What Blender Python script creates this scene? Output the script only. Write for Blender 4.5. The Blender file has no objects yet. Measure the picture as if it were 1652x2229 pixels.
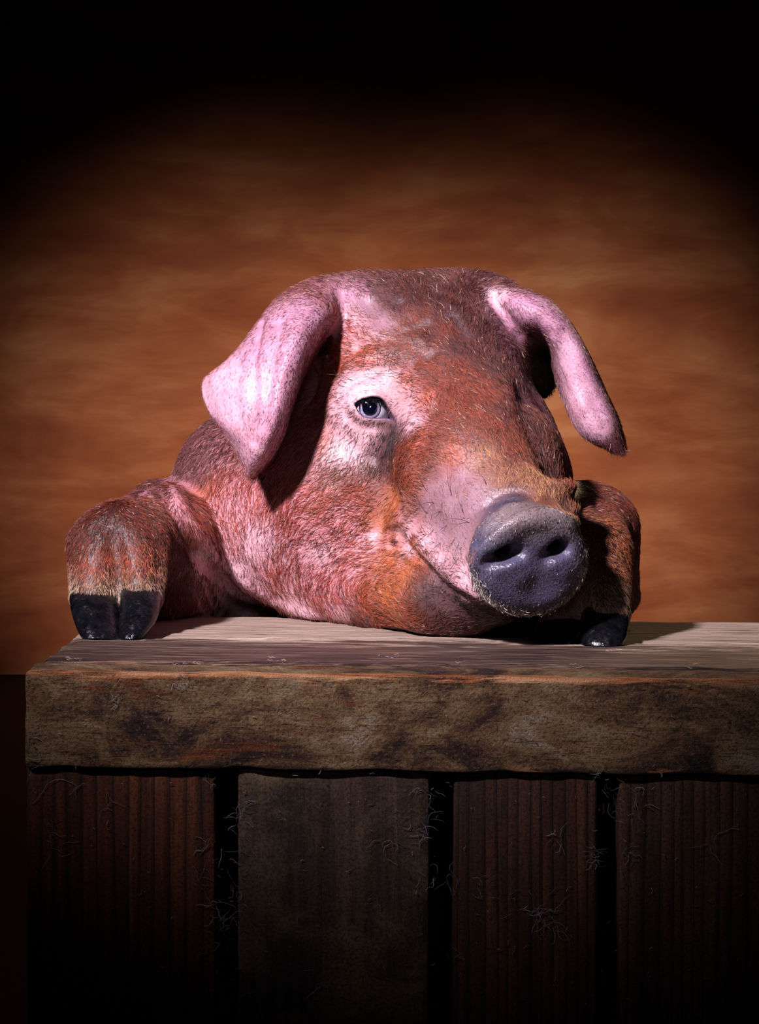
import bpy, math, random
import numpy as np
from mathutils import Vector, Matrix, noise as mnoise

random.seed(7)
rng = np.random.default_rng(7)
scene = bpy.context.scene
C = scene.collection

# ------------------------------------------------------------------ camera
FPX = 4821.0                                   # focal length in pixels of the 1652 x 2229 frame
CAM = np.array([0.0, -1.5, 0.179])
PITCH = math.atan(219.5 / FPX)
cd = bpy.data.cameras.new('camera')
cd.sensor_fit = 'VERTICAL'; cd.sensor_height = 36.0; cd.sensor_width = 36.0
cd.lens = FPX / 2229.0 * 36.0
cd.clip_start = 0.05; cd.clip_end = 50
cam = bpy.data.objects.new('camera', cd); C.objects.link(cam)
cam.location = CAM; cam.rotation_euler = (math.pi / 2 - PITCH, 0, 0)
scene.camera = cam

def ray(u, v):
    """direction of a pixel's ray, scaled to one metre of depth along Y"""
    a = (np.asarray(u, float) - 826.0) / FPX
    b = (1114.5 - np.asarray(v, float)) / FPX
    y = math.cos(PITCH) + b * math.sin(PITCH)
    z = b * math.cos(PITCH) - math.sin(PITCH)
    return np.stack([a / y, np.ones_like(a), z / y], -1)

def P(u, v, Y):
    return CAM + ray(u, v) * (np.asarray(Y, float)[..., None] + 1.5)

# ------------------------------------------------------------------ world, exposure, lights
w = bpy.data.worlds.new('world'); scene.world = w; w.use_nodes = True
w.node_tree.nodes['Background'].inputs[0].default_value = (0.30, 0.26, 0.30, 1)
w.node_tree.nodes['Background'].inputs[1].default_value = 0.003
scene.view_settings.view_transform = 'Standard'
scene.view_settings.look = 'None'
scene.view_settings.exposure = 0.0
scene.view_settings.gamma = 1.0
scene.view_settings.use_curve_mapping = False

def aim(o, target):
    o.rotation_euler = (Vector(target) - o.location).to_track_quat('-Z', 'Y').to_euler()

def area(name, loc, target, size, power, color, spread=180, size_y=None):
    l = bpy.data.lights.new(name, 'AREA'); l.energy = power; l.color = color
    l.size = size; l.spread = math.radians(spread)
    if size_y: l.shape = 'RECTANGLE'; l.size_y = size_y
    o = bpy.data.objects.new(name, l); C.objects.link(o); o.location = loc; aim(o, target)
    return o

def spot(name, loc, target, power, color, angle, blend, soft):
    l = bpy.data.lights.new(name, 'SPOT'); l.energy = power; l.color = color
    l.spot_size = math.radians(angle); l.spot_blend = blend; l.shadow_soft_size = soft
    o = bpy.data.objects.new(name, l); C.objects.link(o); o.location = loc; aim(o, target)
    return o

spot('key_lamp', (-0.86, -1.10, 1.36), (-0.015, 0.28, 0.185), 520.0, (0.99, 0.90, 1.0), 26, 1.0, 0.085)
area('front_lamp', (0.08, -1.75, 0.62), (0.02, 0.30, 0.18), 0.15, 0.05, (0.93, 0.90, 1.0), 26)
area('rim_strip_right', (0.75, 1.75, 0.95), (0.16, 0.35, 0.15), 0.2, 0.55, (1.0, 0.70, 0.42), 60, 0.6)
spot('wall_spot', (-0.28, 2.3, -0.30), (-0.28, 4.0, -0.04), 118.0, (1.0, 0.87, 0.75), 56, 1.0, 0.10)
spot('wall_spot', (0.34, 2.3, -0.30), (0.33, 4.0, -0.04), 118.0, (1.0, 0.87, 0.75), 56, 1.0, 0.10)

# ------------------------------------------------------------------ small helpers
def lin(r, g, b):
    f = lambda c: (c / 255 / 12.92) if c <= 10.3 else ((c / 255 + 0.055) / 1.055) ** 2.4
    return (f(r), f(g), f(b))

def link(name, data, parent=None):
    o = bpy.data.objects.new(name, data); C.objects.link(o)
    if parent: o.parent = parent
    return o

def mesh_obj(name, verts, faces, mat, parent=None, smooth=True):
    me = bpy.data.meshes.new(name)
    me.from_pydata([tuple(map(float, v)) for v in verts], [], [tuple(int(i) for i in f) for f in faces])
    me.update()
    if smooth: me.polygons.foreach_set('use_smooth', [True] * len(me.polygons))
    if mat: me.materials.append(mat)
    return link(name, me, parent)

def tag(o, label=None, cat=None, group=None, kind=None):
    if label: o['label'] = label
    if cat: o['category'] = cat
    if group: o['group'] = group
    if kind: o['kind'] = kind
    return o

class NT:
    """tiny node-tree writer"""
    def __init__(s, name):
        s.m = bpy.data.materials.new(name); s.m.use_nodes = True
        s.t = s.m.node_tree; s.b = s.t.nodes['Principled BSDF']
    def n(s, typ, ins={}, **props):
        x = s.t.nodes.new(typ)
        for k, v in props.items(): setattr(x, k, v)
        for k, v in ins.items(): s.set(x.inputs[k], v)
        return x
    def set(s, inp, v):
        if hasattr(v, 'bl_rna') and isinstance(v, bpy.types.NodeSocket): s.t.links.new(v, inp)
        elif isinstance(v, tuple) and len(v) == 3 and inp.type == 'RGBA': inp.default_value = v + (1,)
        else: inp.default_value = v
    def coord(s, kind='Object', scale=(1, 1, 1), loc=(0, 0, 0), rot=(0, 0, 0)):
        c = s.n('ShaderNodeTexCoord').outputs[kind]
        return s.n('ShaderNodeMapping', {'Vector': c, 'Scale': scale, 'Location': loc, 'Rotation': rot}).outputs[0]
    def noise(s, vec, scale=5, detail=4, rough=.55, dist=0.0):
        return s.n('ShaderNodeTexNoise', {'Vector': vec, 'Scale': scale, 'Detail': detail, 'Roughness': rough, 'Distortion': dist}).outputs[0]
    def ramp(s, fac, stops, interp='LINEAR'):
        r = s.n('ShaderNodeValToRGB', {'Fac': fac}); e = r.color_ramp.elements
        r.color_ramp.interpolation = interp
        while len(e) < len(stops): e.new(0.5)
        for x, (p, c) in zip(e, stops):
            x.position = p; x.color = (c if isinstance(c, tuple) else (c, c, c)) + (1,)
        return r.outputs[0]
    def mix(s, fac, a, b, blend='MIX'):
        x = s.n('ShaderNodeMix', data_type='RGBA', blend_type=blend)
        s.set(x.inputs[0], fac); s.set(x.inputs[6], a); s.set(x.inputs[7], b)
        return x.outputs[2]
    def math(s, op, a, b=0.5, clamp=False):
        x = s.n('ShaderNodeMath', operation=op, use_clamp=clamp); s.set(x.inputs[0], a); s.set(x.inputs[1], b)
        return x.outputs[0]
    def bump(s, h, strength=.3, dist=.001, normal=None):
        ins = {'Height': h, 'Strength': strength, 'Distance': dist}
        if normal: ins['Normal'] = normal
        return s.n('ShaderNodeBump', ins).outputs[0]
    def out(s, **ins):
        for k, v in ins.items(): s.set(s.b.inputs[k.replace('_', ' ')], v)
        return s.m

# ------------------------------------------------------------------ setting: wall and floor
FLOOR_Z = -0.477
def mat_wall():
    t = NT('painted_canvas_wall')
    a = t.noise(t.coord('Object', (1.5, 1, 5.0), rot=(0, math.radians(12), 0)), 1.8, 6, .6, .5)
    c = t.noise(t.coord('Object', (1.4, 1, 3.6), loc=(3, 1, 2), rot=(0, math.radians(-24), 0)), 1.6, 5, .6, .5)
    f = t.math('ADD', t.math('MULTIPLY', a, .5), t.math('MULTIPLY', c, .5))
    col = t.ramp(f, [(.34, lin(124, 62, 40)), (.48, lin(148, 84, 54)), (.58, lin(166, 104, 70)), (.68, lin(184, 128, 92))])
    return t.out(Base_Color=col, Roughness=.85, Specular_IOR_Level=.15)
def mat_floor():
    t = NT('dark_floor')
    a = t.noise(t.coord('Object', (1, 1, 1)), 3, 4)
    return t.out(Base_Color=t.ramp(a, [(.3, lin(20, 16, 15)), (.7, lin(34, 26, 23))]), Roughness=.8)

tag(mesh_obj('wall_back', [(-6, 4, FLOOR_Z), (6, 4, FLOOR_Z), (6, 4, 4), (-6, 4, 4)], [(0, 1, 2, 3)], mat_wall()), kind='structure')
tag(mesh_obj('floor', [(-6, -3, FLOOR_Z), (6, -3, FLOOR_Z), (6, 4, FLOOR_Z), (-6, 4, FLOOR_Z)], [(0, 1, 2, 3)], mat_floor()), kind='structure')

# ------------------------------------------------------------------ the crate
TILT = 0.012                                    # the old crate leans a little to the right
X0, X1, YB = -0.242, 0.43, 0.395

def fbm(p, s, seed=0.0, oct=3):
    return mnoise.fractal(Vector((p[0] * s[0] + seed, p[1] * s[1] + seed * 1.7, p[2] * s[2] - seed)), 1.0, 2.0, oct)

def board(name, lo, hi, mat, parent, step=(.006, .006, .006), bev=.0025, amp=.0008, grain=(20, 120, 120), seed=0.0, chip=0.0):
    """a plank with rounded, worn edges: box grid, corners rounded, surface uneven along the grain"""
    lo = np.array(lo); hi = np.array(hi); n = np.maximum(2, np.minimum(110, np.ceil((hi - lo) / np.array(step)).astype(int)))
    ax = []
    for i in range(3):
        a = np.linspace(lo[i], hi[i], n[i] + 1)
        a = np.unique(np.concatenate([a, [lo[i] + bev * .35, lo[i] + bev, hi[i] - bev, hi[i] - bev * .35]])); ax.append(a)
    idx = {}; V = []; F = []
    def vid(i, j, k):
        key = (i, j, k)
        if key not in idx: idx[key] = len(V); V.append((ax[0][i], ax[1][j], ax[2][k]))
        return idx[key]
    N = [len(a) - 1 for a in ax]
    for d in range(3):
        e, g = (d + 1) % 3, (d + 2) % 3
        for side in (0, N[d]):
            for p in range(N[e]):
                for q in range(N[g]):
                    def at(a, b):
                        t = [0, 0, 0]; t[d] = side; t[e] = a; t[g] = b; return vid(*t)
                    f = [at(p, q), at(p + 1, q), at(p + 1, q + 1), at(p, q + 1)]
                    F.append(f if side else f[::-1])
    V = np.array(V)
    c = np.clip(V, lo + bev, hi - bev); d = V - c; L = np.linalg.norm(d, axis=1)
    m = L > 1e-9
    nrm = np.zeros_like(V); nrm[m] = d[m] / L[m][:, None]
    V = np.where(m[:, None], c + nrm * bev, V)
    out = []
    for p, q in zip(V, nrm):
        h = fbm(p, grain, seed) * amp
        if chip:
            edge = max(0.0, 1 - min(np.sort(np.minimum(np.abs(p - lo), np.abs(hi - p)))[1], .012) / .012)
            h -= chip * edge * max(0, fbm(p, (22, 22, 22), seed + 9) + .15)
        out.append(p + q * h)
    V = np.array(out); V[:, 2] -= TILT * V[:, 0]
    return mesh_obj(name, V, F, mat, parent)

def wood_mat(name, cols, grain_axis, ring=0.0, dust=None, rough=.75, bump=.5, seed=0.0, worn=None, contrast=(.35, .65)):
    """weathered timber; grain runs along grain_axis"""
    t = NT(name)
    st = [60, 60, 60]; st[grain_axis] = 2.2
    st2 = [14, 14, 14]; st2[grain_axis] = 1.3
    fine = t.noise(t.coord('Object', tuple(st), loc=(seed, seed, seed)), 3.0, 6, .65, .3)
    mid = t.noise(t.coord('Object', tuple(st2), loc=(seed + 4, seed, seed)), 2.0, 4, .6, .6)
    f = t.math('ADD', t.math('MULTIPLY', fine, .5), t.math('MULTIPLY', mid, .5))
    n = len(cols)
    col = t.ramp(f, [(contrast[0] + (contrast[1] - contrast[0]) * i / (n - 1), c) for i, c in enumerate(cols)])
    h = fine
    if ring:
        sv = [9, 9, 9]; sv[grain_axis] = .55
        wob = t.coord('Object', tuple(sv), loc=(seed * .7, seed, seed * 1.3))
        wv = t.n('ShaderNodeTexWave', {'Vector': wob, 'Scale': ring, 'Distortion': 9.0, 'Detail': 3.0, 'Detail Scale': .6, 'Detail Roughness': .5},
                 wave_type='BANDS', bands_direction='X', wave_profile='SAW').outputs[1]
        dark = t.ramp(wv, [(0.0, .85), (.2, 1.0), (.62, .9), (.84, .55), (.95, .2), (1.0, .7)])
        col = t.mix(1.0, col, dark, 'MULTIPLY')
        h = t.math('ADD', h, t.math('MULTIPLY', dark, .8))
    if worn:
        wcol, wstops = worn
        s3 = [30, 30, 30]; s3[grain_axis] = 5
        wn = t.noise(t.coord('Object', tuple(s3), loc=(seed + 8, 2, 5)), 1.5, 6, .62, .4)
        col = t.mix(t.ramp(wn, wstops), col, wcol)
    if dust:
        dcol, stops = dust
        dn = t.noise(t.coord('Object', (9, 9, 9), loc=(seed, 3, 1)), 1.6, 8, .68, .5)
        col = t.mix(t.ramp(dn, stops), col, dcol)
        grit = t.noise(t.coord('Object', (1, 1, 1)), 480, 4, .7)
        col = t.mix(t.ramp(grit, [(.40, .6), (.52, 0.0)]), col, lin(20, 13, 11))
        col = t.mix(t.ramp(grit, [(.60, 0.0), (.72, .5)]), col, dcol)
        h = t.math('ADD', h, t.math('MULTIPLY', grit, .55))
        h = t.math('ADD', h, t.math('MULTIPLY', dn, .5))
    nb = t.bump(h, bump, .0016)
    return t.out(Base_Color=col, Roughness=rough, Normal=nb, Specular_IOR_Level=.3)

def mat_rail():
    t = NT('dirty_rail_timber')
    big = t.noise(t.coord('Object', (6, 6, 11)), 2.0, 8, .72, .9)
    fine = t.noise(t.coord('Object', (5, 60, 60)), 3.0, 8, .75, .5)
    grit = t.noise(t.coord('Object', (1, 1, 1)), 520, 5, .8)
    blot = t.noise(t.coord('Object', (.7, 1, 1.2)), 120, 8, .8, .3)
    f = t.math('ADD', t.math('MULTIPLY', big, .75), t.math('ADD', t.math('MULTIPLY', fine, .15), t.math('MULTIPLY', grit, .10)))
    col = t.ramp(f, [(.38, lin(38, 26, 27)), (.44, lin(80, 55, 45)), (.50, lin(128, 96, 66)), (.56, lin(160, 128, 92)), (.64, lin(186, 166, 142))])
    col = t.mix(t.ramp(blot, [(.56, 0.0), (.66, .8)]), col, lin(44, 32, 32))
    red = t.noise(t.coord('Object', (5, 16, 22), loc=(2, 7, 3)), 3.0, 7, .7, .6)
    col = t.mix(t.ramp(red, [(.57, 0.0), (.64, .85)]), col, t.ramp(fine, [(.4, lin(84, 36, 26)), (.6, lin(156, 88, 48))]))
    pale = t.noise(t.coord('Object', (1, 1, 1), loc=(6, 1, 9)), 240, 4, .6)
    col = t.mix(t.ramp(pale, [(.68, 0.0), (.72, .8)]), col, lin(190, 170, 150))
    sp = t.noise(t.coord('Object', (1, 1, 1), loc=(2, 2, 7)), 430, 4, .7)
    col = t.mix(t.ramp(sp, [(.38, .6), (.47, 0.0)]), col, lin(34, 25, 26))
    col = t.mix(t.ramp(sp, [(.58, 0.0), (.68, .5)]), col, lin(190, 164, 134))
    scr = t.noise(t.coord('Object', (22, 300, 340), loc=(1, 4, 2)), 1.5, 5, .65, .2)
    col = t.mix(t.ramp(scr, [(.34, .7), (.43, 0.0)]), col, lin(30, 20, 20))
    # bare orange wood where the long edges are worn
    sep = t.n('ShaderNodeSeparateXYZ', {'Vector': t.n('ShaderNodeTexCoord').outputs['Object']})
    z = t.math('ADD', sep.outputs[2], t.math('MULTIPLY', sep.outputs[0], TILT))
    top = t.n('ShaderNodeMapRange', {'Value': z, 'From Min': -.013, 'From Max': -.002}).outputs[0]
    bot = t.n('ShaderNodeMapRange', {'Value': z, 'From Min': -.058, 'From Max': -.0668}).outputs[0]
    yy = t.n('ShaderNodeMapRange', {'Value': sep.outputs[1], 'From Min': .012, 'From Max': .004}).outputs[0]
    edge = t.math('MULTIPLY', t.math('MAXIMUM', top, t.math('MULTIPLY', bot, .75)), yy)
    ch = t.noise(t.coord('Object', (9, 80, 130), loc=(1, 1, 4)), 2.2, 7, .7, .5)
    gate = t.noise(t.coord('Object', (1, 1, 1), loc=(3, 3, 3)), 14, 3, .6)
    wear = t.math('ADD', t.math('ADD', t.math('MULTIPLY', edge, .42), ch), t.math('MULTIPLY', gate, .6))
    wear = t.n('ShaderNodeMapRange', {'Value': wear, 'From Min': 1.12, 'From Max': 1.20}).outputs[0]
    wc = t.ramp(fine, [(.38, lin(140, 70, 36)), (.5, lin(204, 130, 84)), (.62, lin(232, 180, 136))])
    col = t.mix(wear, col, wc)
    h = t.math('ADD', t.math('MULTIPLY', grit, 1.0), t.math('ADD', t.math('MULTIPLY', fine, .8), t.math('MULTIPLY', sp, 1.3)))
    return t.out(Base_Color=col, Roughness=.8, Normal=t.bump(h, 1.0, .0024), Specular_IOR_Level=.25)

def mat_top():
    t = NT('weathered_top_timber')
    fine = t.noise(t.coord('Object', (4, 110, 110)), 3.0, 8, .72, .5)
    mid = t.noise(t.coord('Object', (3.0, 22, 14), loc=(5, 2, 0)), 2.2, 8, .70, .9)
    crack = t.noise(t.coord('Object', (5, 150, 100), loc=(2, 9, 0)), 1.6, 5, .6, .4)
    col = t.ramp(fine, [(.34, lin(118, 96, 86)), (.48, lin(164, 140, 124)), (.64, lin(192, 172, 154))])
    sep = t.n('ShaderNodeSeparateXYZ', {'Vector': t.n('ShaderNodeTexCoord').outputs['Object']})
    front = t.n('ShaderNodeMapRange', {'Value': sep.outputs[1], 'From Min': .235, 'From Max': .15, 'To Min': -.14, 'To Max': .14}).outputs[0]
    st = t.ramp(t.math('ADD', mid, front), [(.455, 0.0), (.54, .95)])
    col = t.mix(st, col, t.ramp(fine, [(.38, lin(24, 14, 15)), (.5, lin(66, 43, 38)), (.62, lin(146, 116, 98))]))
    edge = t.n('ShaderNodeMapRange', {'Value': sep.outputs[1], 'From Min': .066, 'From Max': .058}).outputs[0]
    col = t.mix(t.ramp(t.math('ADD', t.math('MULTIPLY', edge, .3), fine), [(.90, 0.0), (.97, .9)]), col, lin(200, 122, 76))
    col = t.mix(t.ramp(crack, [(.30, .9), (.37, 0.0)]), col, lin(22, 13, 14))
    dirt = t.noise(t.coord('Object', (1, 1, 1)), 330, 5, .75)
    col = t.mix(t.ramp(dirt, [(.58, 0.0), (.70, .6)]), col, lin(54, 40, 38))
    h = t.math('ADD', t.math('ADD', fine, t.math('MULTIPLY', mid, .5)), t.ramp(crack, [(.28, 0.0), (.38, 1.2)]))
    return t.out(Base_Color=col, Roughness=t.ramp(st, [(0, .75), (1, .42)]), Normal=t.bump(h, 1.0, .0028), Specular_IOR_Level=.3)

crate = link('wooden_crate', None)
crate.location = (0.09, 0.2, FLOOR_Z)
def in_crate(o):
    o.parent = crate; o.matrix_parent_inverse = Matrix.Translation(crate.location).inverted(); return o
tag(crate, 'old dirty wooden crate with a heavy rail and vertical slats under the pig', 'crate')
M_rail, M_top = mat_rail(), mat_top()
dustc = lin(92, 78, 62)
slat_mats = [
    wood_mat('red_brown_slat', [lin(44, 22, 14), lin(92, 47, 27), lin(140, 76, 43)], 2, ring=3.4, dust=(lin(40, 28, 24), [(.5, 0.0), (.66, .5)]), seed=1.0),
    wood_mat('grimy_slat', [lin(34, 25, 22), lin(62, 46, 37), lin(92, 68, 52)], 2, ring=0, dust=(lin(122, 100, 76), [(.47, 0.0), (.68, .8)]), seed=3.1),
    wood_mat('cathedral_slat', [lin(40, 22, 16), lin(74, 43, 28), lin(110, 66, 42)], 2, ring=4.4, dust=(lin(54, 40, 34), [(.52, 0.0), (.7, .6)]), seed=5.3),
    wood_mat('dull_slat', [lin(42, 26, 19), lin(76, 49, 34), lin(110, 72, 50)], 2, ring=3.8, dust=(lin(84, 68, 54), [(.52, 0.0), (.7, .6)]), seed=7.7)]

in_crate(board('rail', (X0, 0, -.0672), (X1, .050, 0), M_rail, crate, step=(.0045, .006, .0045), bev=.004, amp=.0009, grain=(25, 90, 90), seed=.5, chip=.0018))
for (ya, yb, sd) in ((.0545, .2115, 2.0), (.2155, YB, 4.0)):
    in_crate(board('top_board', (X0 + .004, ya, -.022), (X1 - .004, yb, 0.0015), M_top, crate, step=(.006, .006, .012), bev=.004, amp=.0012, grain=(8, 90, 60), seed=sd, chip=.004))
# front slats: edges read off the photograph at the slats' own depth
def slat_x(u): return (u - 826.0) / FPX * 1.5065
for i, (ua, ub) in enumerate(((50, 466), (515, 935), (988, 1303), (1352, 1752), (1800, 2160))):
    in_crate(board('slat', (slat_x(ua), .0065, FLOOR_Z + .002 + TILT * slat_x(ub)), (min(slat_x(ub), X1 - .004), .0265, -.0655), slat_mats[i % 4], crate,
                   step=(.006, .012, .009), bev=.002, amp=.0010, grain=(90, 60, 7), seed=i * 3.3, chip=.0012))
for i, (ya, yb) in enumerate(((.045, .145), (.155, .255), (.265, .365))):
    for xa in (X0 + .005, X1 - .025):
        in_crate(board('side_slat', (xa, ya, FLOOR_Z + .008), (xa + .02, yb, -.023), slat_mats[(i + 1) % 4], crate, step=(.02, .02, .03), amp=.0006, seed=i + 20.))
for i in range(5):
    xa = X0 + .01 + i * .131
    in_crate(board('back_slat', (xa, YB - .022, FLOOR_Z + .008), (xa + .118, YB - .002, -.023), slat_mats[i % 4], crate, step=(.02, .02, .03), amp=.0006, seed=i + 30.))

# ------------------------------------------------------------------ the pig: an implicit surface
R_ = np.array([.96, .21, .183]); F_ = np.array([.277, -.785, -.555])
R_ /= np.linalg.norm(R_); F_ -= R_ * (F_ @ R_); F_ /= np.linalg.norm(F_); U_ = np.cross(F_, R_)
U_ = U_ if U_[2] > 0 else -U_
HEAD = np.stack([R_, F_, U_])                   # rows: across, along the snout, up
EYE3 = np.eye(3)

def rot_frame(n, up=(0, 0, 1)):
    n = np.array(n, float); n /= np.linalg.norm(n)
    x = np.cross(np.array(up, float), n); x /= np.linalg.norm(x)
    return np.stack([x, n, np.cross(n, x)])

PR = {}                                          # group -> list of primitives
def ell(g, u, v, Y, r, fr=EYE3, k=.02):
    c = P(u, v, Y); r = np.array([r] * 3 if np.isscalar(r) else r, float)
    PR.setdefault(g, []).append(('e', c, r.max(), (r, fr), k))
def ellw(g, c, r, fr=EYE3, k=.02):
    r = np.array([r] * 3 if np.isscalar(r) else r, float)
    PR.setdefault(g, []).append(('e', np.array(c, float), r.max(), (r, fr), k))
def cone(g, a, ra, b, rb, k=.02, px=True):
    a = P(*a) if px else np.array(a, float); b = P(*b) if px else np.array(b, float)
    PR.setdefault(g, []).append(('c', (a + b) / 2, np.linalg.norm(b - a) / 2 + max(ra, rb), (a, ra, b, rb), k))
def disc(g, u, v, Y, n, rx, rz, h, rnd, k=.01, up=(0, 0, 1)):
    PR.setdefault(g, []).append(('d', P(u, v, Y), max(rx, rz, h) + .01, (rot_frame(n, up), rx, rz, h, rnd), k))

def prim(t, p, a):
    if t == 'e':
        r, fr = a; q = p @ fr.T
        k0 = np.linalg.norm(q / r, axis=-1); k1 = np.linalg.norm(q / r ** 2, axis=-1)
        return np.where(k1 > 1e-6, k0 * (k0 - 1) / np.maximum(k1, 1e-6), -r.min())
    if t == 'd':                                  # flat elliptical drum with rounded rim
        fr, rx, rz, h, rnd = a; q = p @ fr.T
        rr = np.hypot(q[..., 0] / rx, q[..., 2] / rz); s = min(rx, rz)
        dx = (rr - 1) * s + rnd; dy = np.abs(q[..., 1]) - h + rnd
        return np.minimum(np.maximum(dx, dy), 0) + np.hypot(np.maximum(dx, 0), np.maximum(dy, 0)) - rnd
def prim_c(p, a):
    A, ra, B, rb = a; ab = B - A
    h = np.clip(((p - A) @ ab) / (ab @ ab), 0, 1)
    return np.linalg.norm(p - A - h[..., None] * ab, axis=-1) - (ra + (rb - ra) * h)

def smin(a, b, k):
    h = np.maximum(k - np.abs(a - b), 0) / k
    return np.minimum(a, b) - h * h * k * .25
def smax(a, b, k): return -smin(-a, -b, k)

# --- trunk, neck, hindquarters (mostly behind the crate)
ell('trunk', 640, 1175, .60, (.132, .15, .132))
ell('trunk', 565, 1240, .53, (.075, .08, .10), k=.03)
ellw('trunk', (-.085, .80, -.06), (.135, .27, .15), rot_frame((0, 1, -.35)), k=.06)
ellw('trunk', (-.085, 1.00, -.13), (.14, .17, .15), k=.06)
for sx in (-1, 1):
    cone('trunk', (-.085 + sx * .085, 1.02, -.17), .085, (-.085 + sx * .10, .93, -.29), .05, .04, False)
    cone('trunk', (-.085 + sx * .10, .93, -.29), .045, (-.085 + sx * .10, 1.03, -.385), .028, .02, False)
    cone('trunk', (-.085 + sx * .10, 1.03, -.385), .027, (-.085 + sx * .10, 1.0, FLOOR_Z + .022), .022, .015, False)
ell('trunk', 352, 1092, .47, (.026, .03, .020), k=.012)

ell('trunk', 1110, 1300, .47, (.085, .055, .075), k=.03)
# --- head
ell('head', 925, 782, .405, (.088, .085, .070), HEAD)
ell('head', 1174, 800, .440, (.017, .02, .026), k=.012)
cone('head', (950, 860, .380), .073, (1050, 1030, .285), .060, .03)
cone('head', (1050, 1030, .285), .058, (1128, 1175, .205), .044, .03)
ell('head', 1118, 1000, .372, (.040, .05, .06), k=.02)
ell('head', 1165, 1055, .345, (.030, .045, .040), k=.02)
ell('head', 690, 850, .485, (.055, .05, .085), k=.03)
ell('head', 765, 700, .412, (.045, .045, .036), HEAD, k=.03)
cone('head', (800, 698, .405), .024, (700, 664, .395), .016, .03)
ell('head', 1050, 690, .425, (.04, .045, .032), HEAD, k=.03)
ell('head', 785, 1090, .385, (.080, .075, .095), k=.03)
ell('head', 625, 1148, .442, (.088, .080, .073), k=.03)
ell('head', 520, 1080, .480, (.060, .07, .075), k=.03)
cone('head', (735, 1268, .39), .042, (860, 1290, .33), .040, .03)
ell('head', 808, 880, .337, (.034, .022, .032), k=.02)              # brow and eye mound
cone('head', (905, 1150, .300), .020, (1040, 1265, .200), .020, .02)  # upper lip
# --- lower jaw
cone('jaw', (830, 1270, .350), .045, (975, 1303, .262), .033, .02)
cone('jaw', (975, 1303, .262), .033, (1085, 1300, .215), .021, .02)
# --- snout
NS = np.array([.24, -.93, -.26])
disc('snout', 1148, 1213, .170, NS, .0435, .0415, .020, .013)
cone('snout', (1085, 1100, .215), .028, (1190, 1095, .205), .026, .012)
# --- left (in the picture) foreleg
cone('leg_a', (440, 1185, .52), .062, (345, 1185, .37), .043, .02)
cone('leg_a', (345, 1185, .37), .043, (262, 1180, .283), .034, .02)
cone('leg_a', (450, 1265, .50), .050, (345, 1262, .37), .038, .02)
cone('leg_a', (222, 1195, .270), .028, (210, 1292, .247), .0210, .012)
cone('leg_a', (292, 1195, .268), .028, (304, 1288, .245), .0188, .012)
# --- right foreleg
cone('leg_b', (1100, 1180, .52), .060, (1262, 1165, .37), .042, .02)
cone('leg_b', (1262, 1165, .37), .040, (1282, 1190, .285), .033, .02)
cone('leg_b', (1268, 1200, .270), .030, (1224, 1334, .240), .019, .012)
cone('leg_b', (1305, 1210, .262), .026, (1320, 1328, .224), .0185, .012)
cone('leg_b', (1305, 1150, .37), .032, (1335, 1290, .345), .022, .012)

COMB = [('trunk', 0), ('leg_a', .012), ('leg_b', .010), ('head', .010), ('jaw', .014), ('snout', .010)]

# --- ears: thick sheets spanned by a net of points (rows base to tip, columns front rim to rear rim)
EAR = {
 'a': [[(728, 765, .450), (754, 690, .405), (724, 642, .398), (660, 638, .425), (612, 705, .455)],
       [(706, 752, .405), (718, 690, .355), (682, 650, .358), (612, 658, .382), (572, 735, .420)],
       [(660, 800, .352), (664, 742, .312), (617, 718, .317), (552, 736, .343), (512, 785, .382)],
       [(630, 880, .322), (624, 845, .291), (568, 833, .296), (500, 825, .320), (450, 832, .352)],
       [(612, 945, .312), (599, 925, .286), (555, 925, .290), (505, 915, .307), (460, 892, .334)],
       [(588, 992, .314), (576, 985, .297), (552, 985, .298), (525, 968, .309), (495, 942, .327)],
       [(552, 1036, .322), (548, 1034, .318), (543, 1030, .316), (538, 1018, .319), (530, 1002, .327)]],
 'b': [[(1165, 850, .470), (1128, 775, .440), (1085, 655, .378), (1095, 632, .410), (1140, 690, .460)],
       [(1190, 852, .465), (1165, 785, .440), (1138, 690, .352), (1152, 645, .372), (1190, 690, .450)],
       [(1210, 815, .440), (1192, 775, .425), (1186, 708, .345), (1206, 675, .362), (1238, 715, .430)],
       [(1216, 828, .385), (1220, 795, .365), (1238, 765, .340), (1262, 755, .350), (1278, 780, .395)],
       [(1240, 895, .362), (1254, 880, .343), (1280, 860, .336), (1304, 850, .346), (1316, 858, .375)],
       [(1272, 948, .352), (1288, 940, .338), (1310, 925, .333), (1332, 915, .341), (1344, 918, .362)],
       [(1330, 978, .345), (1338, 980, .341), (1346, 980, .340), (1353, 977, .342), (1357, 968, .350)]]}
def cr(net, n):                                   # Catmull-Rom along axis 0
    m = len(net); ext = np.concatenate([[2 * net[0] - net[1]], net, [2 * net[-1] - net[-2]]])
    t = np.linspace(0, m - 1 - 1e-9, n); i = t.astype(int); f = (t - i)[:, None, None]
    p0, p1, p2, p3 = ext[i], ext[i + 1], ext[i + 2], ext[i + 3]
    return .5 * (2 * p1 + (p2 - p0) * f + (2 * p0 - 5 * p1 + 4 * p2 - p3) * f ** 2 + (3 * p1 - p0 - 3 * p2 + p3) * f ** 3)
SHEET = []
for key, net in EAR.items():
    g = np.array(net, float); g = P(g[..., 0], g[..., 1], g[..., 2])
    g = cr(g, 150); g = cr(g.transpose(1, 0, 2), 100).transpose(1, 0, 2)
    s = np.linspace(0, 1, 150)[:, None] * np.ones((1, 100)); tt = np.linspace(-1, 1, 100)[None, :] * np.ones((150, 1))
    th = (.0054 if key == 'a' else .0048) - .0024 * s
    th = th * (1 - .25 * tt ** 2)
    SHEET.append((g.reshape(-1, 3), th.reshape(-1)))

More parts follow.
